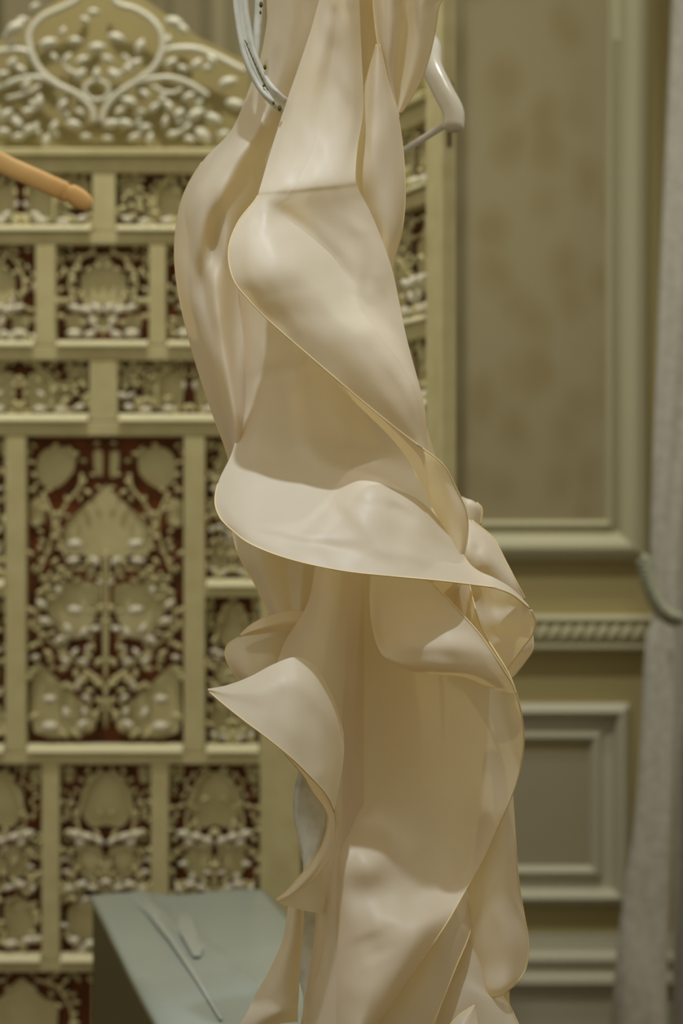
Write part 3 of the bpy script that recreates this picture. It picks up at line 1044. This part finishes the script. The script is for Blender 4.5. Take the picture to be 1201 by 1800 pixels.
# front panel and its twisting flap
FRONT = [([(592, 50), (590, 120), (588, 185)], 11, -0.35), ([(560, 60), (545, 180), (528, 290)], 14, 0.25), ([(610, 60), (608, 180)], 9, 0.2),
         ([(462, 356), (505, 378), (550, 412), (590, 455), (616, 500)], 9, -0.40), ([(480, 380), (530, 415), (575, 468)], 12, 0.25),
         ([(628, 548), (655, 575), (690, 625), (720, 680), (742, 735)], 11, 0.38), ([(632, 585), (670, 640), (710, 700)], 13, -0.30),
         ([(648, 462), (642, 520), (655, 552)], 8, -0.25), ([(660, 470), (672, 520)], 8, 0.2), ([(432, 395), (420, 450), (432, 505)], 7, -0.18), ([(470, 375), (455, 420)], 8, 0.2),
         ([(640, 350), (640, 420)], 16, 0.2), ([(545, 345), (600, 395), (640, 440)], 16, -0.2)]
patch('front_panel', sharpen([
    [(606, -330, 3.6), (610, -330, 4.2), (616, -330, 4.6), (622, -330, 4.8), (628, -330, 4.6), (634, -330, 4.2), (638, -330, 3.6)],
    [(572, -60, 4.9), (580, -60, 6.1), (590, -60, 6.8), (602, -60, 7.0), (613, -60, 7.0), (624, -60, 6.6), (632, -60, 5.6)],
    [(553, 30, 4.2), (563, 30, 5.6), (577, 30, 6.4), (592, 30, 6.5), (608, 30, 6.7), (622, 30, 6.3), (633, 30, 5.2)],
    [(531, 100, 3.6), (545, 100, 5.1), (562, 100, 5.9), (583, 100, 5.9), (604, 100, 6.2), (622, 100, 5.8), (636, 100, 4.6)],
    [(500, 190, 3.2), (518, 190, 4.7), (540, 190, 5.6), (567, 190, 5.8), (596, 190, 6.0), (620, 190, 5.7), (639, 190, 4.6)],
    [(474, 272, 4.2), (494, 270, 5.7), (520, 268, 6.6), (550, 265, 7.0), (582, 262, 7.1), (608, 260, 6.8), (629, 258, 5.8)],
    [(457, 330, 6.8), (472, 328, 7.6), (492, 326, 8.1), (520, 323, 8.34), (556, 319, 8.44), (594, 315, 8.14), (625, 311, 7.2)],
    [(450, 350, 7.2), (463, 348, 7.8), (480, 346, 8.2), (506, 344, 8.35), (548, 340, 8.4), (594, 336, 8.1), (630, 332, 7.1)],
    [(418, 392, 8.0), (440, 388, 8.6), (468, 383, 8.6), (500, 378, 8.1), (545, 373, 8.1), (600, 370, 7.8), (650, 370, 6.5)],
    [(402, 440, 9.0), (436, 432, 10.0), (484, 423, 9.9), (536, 408, 8.0), (582, 404, 7.8), (632, 410, 7.4), (672, 422, 6.0)],
    [(410, 490, 9.9), (450, 482, 11.1), (512, 468, 10.9), (582, 448, 7.9), (620, 452, 7.6), (656, 463, 7.0), (690, 475, 5.8)],
    [(440, 530, 10.2), (485, 522, 11.1), (548, 508, 10.8), (614, 494, 8.0), (645, 504, 7.5), (676, 518, 6.8), (702, 530, 5.8)],
    [(480, 570, 10.2), (525, 560, 10.85), (580, 550, 10.7), (634, 546, 9.2), (665, 556, 7.9), (692, 570, 7.0), (713, 585, 6.2)],
    [(540, 622, 10.3), (585, 605, 11.0), (630, 594, 10.9), (668, 588, 9.8), (693, 600, 8.4), (712, 616, 7.2), (725, 632, 6.4)],
    [(610, 682, 10.2), (647, 664, 10.8), (680, 650, 10.8), (706, 640, 9.8), (722, 648, 8.6), (732, 662, 7.4), (738, 680, 6.6)],
    [(680, 740, 9.9), (702, 722, 10.4), (720, 706, 10.3), (734, 696, 9.6), (742, 704, 8.6), (747, 718, 7.6), (749, 735, 6.8)],
    [(738, 785, 9.4), (742, 786, 9.2), (745, 788, 8.9), (748, 790, 8.4), (750, 792, 8.0), (751, 794, 7.5), (752, 796, 7.0)],
], 3), hems=[('left', 0.42, 1.0)], sub=10, feats=FRONT)

# turned-back band under the diagonal hem
patch('turned_band', [
    [(466, 553, 8.3), (468, 555, 8.5), (471, 557, 8.7), (474, 560, 8.8)],
    [(512, 600, 7.6), (518, 604, 8.2), (524, 608, 8.6), (530, 612, 8.8)],
    [(570, 655, 7.2), (577, 659, 8.0), (585, 662, 8.6), (592, 666, 9.0)],
    [(632, 715, 6.8), (644, 719, 7.9), (655, 722, 8.6), (667, 728, 9.2)],
    [(686, 768, 6.4), (700, 770, 7.6), (714, 773, 8.5), (728, 777, 9.2)],
    [(720, 812, 6.0), (740, 812, 7.4), (760, 813, 8.3), (778, 816, 8.6)],
    [(742, 855, 5.8), (763, 856, 7.2), (785, 858, 8.0), (803, 860, 7.8)],
    [(764, 900, 5.8), (784, 900, 7.0), (804, 900, 7.6), (820, 900, 7.0)],
    [(786, 942, 6.0), (799, 942, 6.8), (812, 942, 7.0), (822, 942, 6.4)],
    [(803, 982, 6.4), (806, 982, 6.6), (810, 982, 6.6), (814, 980, 6.2)]], hems=['right'])

# hollow centre and the lip that rolls forward to the second hem
patch('hollow_panel', [
    [(418, 500, -1.5), (440, 500, 0.0), (480, 500, 1.5), (540, 500, 2.2), (600, 500, 2.5), (650, 500, 2.2), (688, 520, 0.3)],
    [(424, 560, -1.6), (446, 560, 0.0), (486, 565, 1.3), (545, 570, 2.0), (612, 580, 2.4), (660, 600, 2.0), (702, 620, -0.2)],
    [(426, 640, -1.6), (450, 640, 0.2), (495, 640, 1.5), (560, 645, 2.2), (625, 660, 2.4), (680, 690, 1.1), (728, 715, -0.7)],
    [(424, 720, -1.2), (448, 720, 0.4), (500, 720, 1.6), (570, 725, 2.3), (640, 735, 2.5), (704, 760, 0.3), (752, 790, -1.2)],
    [(409, 792, 1.2), (440, 790, 1.8), (500, 790, 2.4), (575, 795, 3.0), (650, 805, 2.6), (720, 825, 0.8), (783, 858, -1.0)],
    [(386, 842, 3.2), (425, 846, 4.4), (500, 852, 5.2), (580, 858, 5.8), (640, 842, 7.2), (715, 862, 6.2), (793, 910, 3.4)],
    [(378, 880, 4.8), (418, 894, 6.6), (493, 903, 7.9), (572, 905, 8.4), (642, 888, 9.4), (722, 906, 8.8), (806, 952, 5.8)],
    [(386, 908, 6.2), (425, 928, 8.2), (495, 945, 10.0), (575, 955, 10.6), (655, 948, 10.9), (738, 960, 10.0), (826, 990, 6.8)],
    [(400, 925, 7.2), (440, 956, 9.4), (510, 983, 11.6), (600, 1003, 12.6), (690, 1013, 12.4), (775, 1021, 11.0), (872, 1033, 7.8)]],
    hems=['bottom', ('left', 0.66, 1.0)], sub=10,
    feats=[([(678, 885), (705, 900), (735, 922)], 8, -0.75), ([(690, 872), (730, 890), (765, 925)], 8, 0.35), ([(588, 872), (640, 925), (690, 985)], 10, 0.35), ([(575, 880), (610, 915)], 9, -0.35),
           ([(440, 668), (500, 652), (560, 650)], 10, -0.35), ([(470, 690), (455, 760), (440, 800)], 12, 0.3), ([(500, 690), (530, 740), (560, 770)], 12, -0.3), ([(474, 580), (478, 625)], 6, -0.3),
           ([(450, 935), (540, 958), (640, 968)], 9, -0.38), ([(430, 915), (520, 940), (640, 950)], 9, 0.25), ([(640, 965), (720, 975), (800, 1000)], 8, 0.25), ([(655, 850), (640, 885)], 12, 0.35),
           ([(760, 935), (800, 975), (840, 1005)], 8, -0.3), ([(720, 945), (770, 975), (830, 1008)], 8, 0.3)])

# ruffles at the right of the lip
patch('right_ruffle', [
    [(800, 920, 0), (812, 912, .6), (824, 913, .6), (830, 915, .2)],
    [(802, 945, .5), (820, 945, 2.0), (845, 942, 1.6), (866, 945, .2)],
    [(800, 985, 1.0), (826, 985, 3.0), (860, 980, 2.4), (890, 988, .6)],
    [(800, 1020, 0.2), (838, 1022, 1.6), (880, 1022, 1.8), (909, 1025, 1.0)],
    [(815, 1045, -1.0), (850, 1048, .4), (892, 1048, 1.0), (924, 1053, .8)]], hems=['right'],
    feats=[([(842, 955), (828, 1000)], 9, -0.6), ([(846, 955), (856, 1005)], 7, 0.5)])
patch('lip_tail', [
    [(800, 968, 5.6), (824, 990, 6.3), (845, 1005, 6.6), (870, 1016, 6.6), (900, 1034, 6.0), (926, 1060, 5.0)],
    [(812, 1000, 7.4), (834, 1008, 7.4), (852, 1017, 7.4), (873, 1026, 7.2), (901, 1041, 6.4), (929, 1064, 5.2)],
    [(838, 1028, 8.7), (850, 1030, 8.4), (862, 1032, 8.1), (876, 1035, 7.7), (902, 1046, 6.8), (932, 1070, 5.5)]], hems=['bottom'])
patch('right_fold', [
    [(740, 1015, 3.0), (790, 1022, 2.6), (830, 1028, 3.0), (868, 1032, 4.6), (905, 1045, 5.8), (934, 1072, 5.0)],
    [(760, 1050, 2.0), (800, 1055, 1.6), (835, 1058, 2.4), (870, 1060, 4.4), (910, 1070, 5.4), (942, 1092, 4.6)],
    [(790, 1090, 2.0), (825, 1095, 2.2), (850, 1098, 3.6), (878, 1100, 4.6), (910, 1105, 4.8), (936, 1116, 4.0)],
    [(820, 1130, 2.4), (845, 1132, 2.8), (862, 1132, 3.8), (880, 1134, 4.2), (900, 1136, 3.8), (918, 1140, 3.2)],
    [(850, 1180, 2.6), (862, 1180, 3.0), (872, 1180, 3.4), (880, 1180, 3.4), (886, 1180, 3.2), (891, 1178, 2.8)]], hems=['right'],
    feats=[([(850, 1085), (880, 1092), (930, 1075)], 10, 0.5), ([(858, 1065), (890, 1070), (925, 1055)], 9, -0.4), ([(850, 1115), (890, 1118), (920, 1105)], 9, -0.35)])
patch('right_lobe', [
    [(888, 1108, .6), (905, 1108, 1.2), (922, 1108, 1.2), (936, 1108, .4)],
    [(880, 1140, .8), (900, 1140, 1.8), (920, 1140, 1.6), (937, 1140, .4)],
    [(876, 1165, .8), (892, 1165, 1.8), (910, 1164, 1.4), (924, 1162, .2)],
    [(876, 1195, .6), (884, 1195, 1.2), (894, 1195, 1.0), (902, 1190, .2)]], hems=['right'])
patch('rear_wisp', [
    [(812, 872, -4), (820, 876, -3.6), (830, 879, -3.6), (838, 884, -4)],
    [(812, 890, -3.4), (822, 890, -3.0), (836, 892, -3.2), (847, 896, -4)],
    [(812, 925, -3.0), (822, 925, -2.8), (834, 924, -3.2), (845, 922, -4)]], hems=['right'], hem_r=0.0012)

# lower body
patch('column_fold', [
    xr(975, [(557, .5), (575, 3), (594, 3.8), (612, 3.2), (640, -.5)]),
    xr(1060, [(541, .5), (564, 3.2), (588, 4), (610, 3), (640, -.8)]),
    xr(1130, [(500, .2), (540, 3), (575, 4.2), (608, 3), (640, -.8)]),
    xr(1200, [(482, .8), (530, 3.4), (570, 4.5), (607, 3), (640, -.6)]),
    xr(1300, [(490, .8), (530, 3.4), (570, 4.6), (604, 3), (640, -.4)]),
    xr(1390, [(562, .8), (570, 2.6), (584, 4.2), (600, 3.2), (640, 0)]),
    xr(1460, [(580, 1.0), (584, 2.2), (592, 3.6), (602, 3.3), (640, .4)]),
    xr(1535, [(558, .8), (568, 3), (582, 4.2), (600, 3.6), (640, .8)]),
    xr(1650, [(552, .8), (563, 3), (578, 4.3), (600, 4.1), (640, 2.8)]),
    xr(1830, [(524, .8), (545, 3), (570, 4.4), (600, 5), (640, 4.8)])])
patch('skirt_panel', [
    xr(985, [(606, 3.0), (620, .4), (645, -2.4), (690, -2.6), (740, -1.4), (780, .6), (815, 2.6)]),
    xr(1100, [(606, 3.0), (622, .2), (650, -2.6), (700, -2.4), (760, -.6), (815, 2.6), (846, 5.6)]),
    [(605, 1200, 3.1), (622, 1200, .3), (655, 1200, -2.6), (715, 1200, -1.8), (785, 1200, .8), (855, 1200, 4.8), (900, 1196, 8.2)],
    [(604, 1290, 3.2), (622, 1290, .4), (660, 1290, -2.4), (725, 1290, -1.4), (800, 1290, 1.2), (870, 1290, 4.2), (921, 1290, 6.6)],
    [(601, 1380, 3.0), (620, 1380, .6), (660, 1380, -1.4), (725, 1380, -.6), (795, 1380, 1.2), (860, 1378, 3.0), (908, 1375, 4.8)],
    [(597, 1460, 3.2), (618, 1460, 2.2), (660, 1460, 1.6), (720, 1460, 1.0), (785, 1460, 1.2), (840, 1461, 2), (872, 1462, 3)],
    [(594, 1520, 3.8), (616, 1520, 4.2), (656, 1520, 4.4), (698, 1520, 2.6), (765, 1520, 1.2), (815, 1520, 1.4), (846, 1518, 2.2)],
    [(592, 1570, 3.9), (615, 1570, 4.3), (653, 1570, 4.4), (694, 1570, 3.6), (742, 1570, 2.2), (787, 1570, 1.6), (817, 1568, 2.2)],
    [(590, 1625, 4.0), (615, 1625, 5.2), (650, 1625, 6.2), (690, 1625, 6.4), (725, 1625, 6.2), (755, 1625, 5.4), (784, 1625, 4.2)],
    [(588, 1700, 4.2), (610, 1700, 5.4), (640, 1700, 6.8), (668, 1699, 7.4), (692, 1698, 7.4), (715, 1698, 6.8), (735, 1697, 5.6)],
    [(586, 1815, 4.4), (600, 1815, 6), (615, 1815, 7.6), (626, 1815, 8.2), (636, 1815, 8.0), (645, 1815, 7.4), (652, 1815, 6.2)]],
    hems=['right'], sub=10,
    feats=[([(645, 1640), (665, 1690)], 24, -0.7), ([(758, 1600), (730, 1660), (690, 1735)], 13, 0.5), ([(690, 1590), (760, 1530), (840, 1490)], 14, 0.3), ([(600, 1735), (660, 1750)], 16, 0.35),
           ([(830, 1200), (860, 1250), (885, 1330)], 16, 0.35), ([(640, 1250), (650, 1400)], 20, -0.3), ([(760, 1250), (750, 1400)], 26, 0.3)])
patch('pocket_fold', [
    [(652, 1000, 3.6), (672, 1002, 4.6), (700, 1008, 5.6), (725, 1014, 6.6), (745, 1019, 7.2), (762, 1026, 7.8)],
    [(650, 1060, 4.2), (672, 1062, 4.6), (705, 1060, 5.6), (745, 1060, 7.2), (778, 1058, 8.0), (800, 1066, 8.5)],
    [(656, 1110, 5.2), (676, 1115, 5.2), (710, 1105, 7.2), (760, 1100, 8.8), (805, 1100, 9.0), (840, 1110, 9.2)],
    [(668, 1145, 6.4), (690, 1148, 7.2), (730, 1140, 9.2), (785, 1140, 10.0), (835, 1142, 9.8), (868, 1150, 9.4)],
    [(684, 1162, 6.8), (710, 1169, 8.0), (755, 1173, 9.2), (810, 1178, 9.4), (855, 1182, 9.3), (890, 1184, 9.2)],
    [(694, 1168, 5.0), (718, 1179, 6.2), (757, 1184, 7.4), (810, 1189, 8.0), (857, 1200, 8.6), (900, 1200, 9.0)],
    [(704, 1164, 3.6), (724, 1172, 4.6), (760, 1178, 5.8), (812, 1186, 6.8), (862, 1210, 7.8), (908, 1220, 8.8)]], hems=['right'],
    feats=[([(690, 1150), (712, 1110), (758, 1068)], 10, 0.5), ([(672, 1030), (674, 1110)], 10, -0.6), ([(690, 1030), (690, 1080)], 9, 0.3), ([(700, 1155), (760, 1150), (830, 1160)], 9, -0.3)])
# left flap with pointed tip
patch('left_flap', [
    [(365, 1211, 8.6), (400, 1204, 8.6), (440, 1189, 8.6), (482, 1167, 8.6), (522, 1155, 8.4), (556, 1174, 8.0), (586, 1226, 7.4), (604, 1285, 6.2)],
    [(366, 1213, 8.7), (401, 1216, 9.6), (440, 1214, 10.2), (482, 1207, 10.6), (524, 1206, 10.4), (560, 1228, 9.8), (588, 1272, 8.6), (605, 1320, 7.0)],
    [(367, 1214, 8.6), (400, 1228, 9.9), (436, 1241, 10.8), (477, 1254, 11.3), (520, 1270, 11.2), (557, 1296, 10.4), (584, 1332, 8.9), (600, 1362, 7.2)],
    [(368, 1216, 8.6), (396, 1240, 10.2), (430, 1267, 11.5), (470, 1297, 12.3), (510, 1330, 12.2), (546, 1365, 11.4), (573, 1396, 9.8), (588, 1426, 7.8)]],
    hems=['bottom'],
    feats=[([(440, 1240), (500, 1265), (550, 1320)], 20, 0.35), ([(570, 1345), (560, 1375)], 10, 0.35), ([(470, 1200), (530, 1230), (575, 1290)], 16, -0.25)])
patch('flap_reverse', [
    [(498, 1322, 9.2), (503, 1326, 9.5), (508, 1329, 9.7)],
    [(532, 1362, 8.2), (540, 1364, 8.7), (547, 1367, 8.9)],
    [(548, 1390, 7.4), (561, 1392, 7.8), (574, 1398, 7.6)],
    [(572, 1424, 6.4), (580, 1424, 6.8), (589, 1432, 6.4)],
    [(576, 1448, 6.0), (584, 1452, 6.2), (590, 1458, 5.8)],
    [(564, 1490, 5.8), (575, 1494, 6.4), (585, 1496, 5.8)],
    [(534, 1532, 5.8), (547, 1536, 6.6), (558, 1538, 6.2)],
    [(505, 1566, 5.8), (512, 1570, 6.3), (518, 1572, 6.2)],
    [(486, 1581, 5.8), (487, 1582, 5.9), (488, 1584, 5.9)]], hems=['right', 'left'], hem_r=0.0006)
patch('flap_point', [
    [(487, 1582, 5.6), (516, 1563, 5.4), (540, 1545, 5.0), (566, 1520, 4.6)],
    [(494, 1588, 5.4), (520, 1575, 5.0), (545, 1565, 4.4), (570, 1555, 4.2)],
    [(506, 1593, 5.0), (528, 1590, 4.6), (550, 1588, 4.0), (575, 1585, 3.8)],
    [(512, 1595, 4.8), (532, 1600, 4.2), (552, 1604, 3.6), (575, 1606, 3.4)]])
# left curls
patch('left_drop', [
    bl(905, 408, 575, (-3.4, -1.6, -1.4, -2.2, -1.6, -2.6)),
    bl(945, 411, 570, (-3.4, -1.6, -1.4, -2.4, -1.4, -2.6)),
    bl(985, 424, 562, (-3.2, -1.4, -1.4, -2.2, -1.2, -2.6)),
    bl(1030, 450, 552, (-3.0, -1.4, -1.4, -1.8, -1.2, -2.4)),
    bl(1085, 476, 540, (-2.8, -1.4, -1.2, -1.4, -1.0, -2.0))], hems=[('left', 0, 1)], hem_r=0.0006)
patch('left_curl_top', [
    [(422, 1117, .2), (440, 1100, 0), (470, 1084, -.2), (503, 1075, -.6), (540, 1074, -1.0)],
    [(424, 1117, .8), (445, 1108, 1.2), (475, 1099, 1.0), (505, 1092, .4), (535, 1092, -.2)],
    [(428, 1118, .4), (450, 1116, 0.2), (478, 1112, 0), (506, 1109, -.4), (528, 1110, -.8)]], hems=[('top', 0, .5)])
patch('left_curl', [
    [(420, 1120, -2.0), (440, 1116, -1.6), (470, 1112, -1.4), (500, 1108, -1.6), (520, 1108, -2)],
    [(400, 1134, -1.6), (428, 1134, -.6), (462, 1132, -.4), (492, 1132, -1), (515, 1132, -1.6)],
    [(397, 1155, -1.0), (425, 1158, .4), (460, 1158, .6), (488, 1156, -.2), (510, 1155, -1)],
    [(408, 1178, -.6), (430, 1182, 1.0), (455, 1186, 1.2), (480, 1188, .6), (505, 1190, 0)],
    [(424, 1200, -.4), (440, 1206, 1.0), (460, 1212, 1.4), (480, 1215, .8), (505, 1220, .2)]], hems=['left'])
# lower right sheets
patch('lower_right_drop', [
    xr(1380, [(850, 1.4), (870, 2.2), (888, 2.0), (900, 1.2)]),
    xr(1460, [(842, .8), (868, 1.8), (890, 1.8), (905, .9)]),
    xr(1540, [(828, .2), (858, 1.4), (888, 1.6), (911, .6)]),
    xr(1600, [(822, -.2), (856, 1.2), (890, 1.6), (920, .4)]),
    xr(1655, [(818, -.6), (856, .9), (894, 1.5), (929, .2)]),
    xr(1700, [(826, -.9), (858, .6), (892, 1.2), (925, 0)]),
    [(838, 1732, -1.0), (860, 1738, 1.0), (884, 1738, 1.4), (908, 1728, .4)],
    [(848, 1744, -1.2), (862, 1752, .4), (876, 1751, .6), (890, 1744, 0)]], hems=['right', 'bottom'])
patch('lower_inner_drop', [
    [(740, 1540, -.6), (762, 1545, .2), (785, 1550, .6), (806, 1556, .4), (822, 1562, -.4)],
    [(740, 1620, 1.6), (765, 1620, 2.6), (790, 1620, 3.0), (808, 1625, 2.2), (828, 1630, .4)],
    [(690, 1700, 2.0), (725, 1700, 3.0), (760, 1700, 3.6), (782, 1702, 3.2), (800, 1704, 2.2)],
    [(640, 1815, 2.4), (680, 1815, 3.4), (715, 1815, 4.0), (738, 1815, 3.8), (756, 1815, 3.0)]], hems=[('right', 0.3, 1.0)])
patch('bottom_left_tail', [
    [(508, 1585, 1.0), (518, 1585, 1.8), (528, 1585, 1.6), (536, 1585, .6)],
    [(497, 1650, 1.2), (510, 1650, 2.2), (522, 1650, 1.8), (532, 1650, .4)],
    [(476, 1700, 1.6), (495, 1700, 2.6), (512, 1700, 2.2), (528, 1700, .4)],
    [(451, 1745, 2.0), (478, 1745, 3.2), (504, 1745, 2.8), (526, 1745, .6)],
    [(433, 1782, 2.4), (465, 1784, 3.6), (498, 1778, 3.6), (524, 1772, 1.6)],
    [(412, 1815, 2.4), (450, 1812, 3.0), (490, 1800, 2.4), (524, 1796, .6)]])
patch('bottom_fold', [
    [(790, 1600, -1.2), (812, 1610, -.8), (836, 1620, -.6), (856, 1640, -.8), (870, 1660, -1.2)],
    [(796, 1690, -.4), (818, 1700, .2), (842, 1720, .4), (866, 1738, .2), (884, 1746, -.4)],
    [(784, 1740, .4), (812, 1744, 1.0), (842, 1752, 1.2), (872, 1762, .8), (898, 1772, 0)],
    [(762, 1815, 1.0), (800, 1815, 1.6), (842, 1815, 1.6), (884, 1815, 1.2), (918, 1815, .2)]], hems=[('right', 0.45, 1)])
patch('bottom_wisp', [
    [(834, 1767, 3.0), (835, 1768, 3.1), (836, 1770, 3.0)],
    [(806, 1786, 3.4), (822, 1788, 4.0), (839, 1792, 3.4)],
    [(780, 1815, 4.0), (812, 1815, 5.0), (842, 1815, 4.0)]], hems=[('left', 0, 1)])
# upper right folds
patch('neck_lining', [
    xr(-330, [(614, -1.2), (622, -1.6), (630, -1.6), (638, -1.2)]),
    xr(-60, [(622, -6), (636, -6.6), (650, -6.8), (672, -6.2)]),
    xr(60, [(624, -6), (638, -6.8), (652, -7.0), (676, -6.2)]),
    xr(150, [(624, -5.6), (638, -6.4), (652, -6.4), (676, -5.8)]),
    xr(240, [(618, -2), (632, -2.4), (646, -2.4), (666, -2)])])
patch('shoulder_strip', [
    xr(-330, [(628, 1.2), (634, 1.6), (640, 1.6), (646, 1.0)]),
    xr(-60, [(652, 2.0), (670, 3.2), (690, 3.2), (708, 1.4)]),
    xr(20, [(657, 2.0), (673, 3.2), (690, 3.2), (704, 1.2)]),
    xr(75, [(664, 2.0), (676, 3.0), (688, 3.0), (698, 1.0)]),
    xr(120, [(675, 2.0), (681, 2.6), (687, 2.4), (692, .8)]),
    xr(165, [(688, 1.8), (690, 2.0), (692, 1.8), (694, .6)]),
    xr(205, [(700, 1.4), (701, 1.4), (702, 1.2), (703, .4)])], hems=['left'], hem_r=0.0006)
patch('shoulder_lobe', [
    xr(-330, [(636, .2), (642, 0), (648, 0), (654, -.6)]),
    xr(-60, [(696, .6), (716, -.4), (745, .4), (774, -2)]),
    xr(20, [(696, .4), (714, -.6), (742, .4), (770, -2)]),
    xr(75, [(688, .2), (706, -.8), (736, .2), (761, -2)]),
    xr(125, [(682, 0), (700, -.8), (726, 0), (747, -2)]),
    xr(165, [(684, 0), (698, -.6), (714, -.2), (728, -1.8)]),
    xr(198, [(696, 0), (699, -.2), (702, -.2), (706, -1)])], hems=['right'], hem_r=0.0006)
patch('shoulder_twist', [
    [(662, 78, 3.0), (664, 77, 3.2), (665, 77, 3.2), (667, 78, 2.8)],
    [(650, 120, 2.4), (661, 118, 3.6), (670, 117, 3.4), (677, 118, 2.6)],
    [(640, 160, 2.0), (659, 159, 3.8), (675, 158, 3.4), (687, 158, 2.2)],
    [(632, 200, 1.8), (656, 200, 3.8), (680, 200, 3.4), (699, 200, 2.0)],
    [(628, 250, 2.2), (656, 250, 4.0), (684, 250, 3.4), (707, 250, 1.8)],
    [(620, 310, 2.6), (654, 310, 4.0), (688, 310, 3.4), (712, 310, 1.6)],
    [(636, 360, 2.6), (664, 360, 3.8), (692, 360, 3.2), (712, 360, 1.4)],
    [(655, 410, 2.4), (674, 410, 3.2), (692, 410, 2.8), (706, 410, 1.2)],
    [(668, 455, 2.0), (677, 455, 2.6), (686, 455, 2.2), (694, 455, 1.2)],
    [(676, 490, 1.8), (680, 490, 2.0), (684, 490, 1.8), (688, 490, 1.2)]], hems=['right', ('left', 0, .4)], hem_r=0.0006)
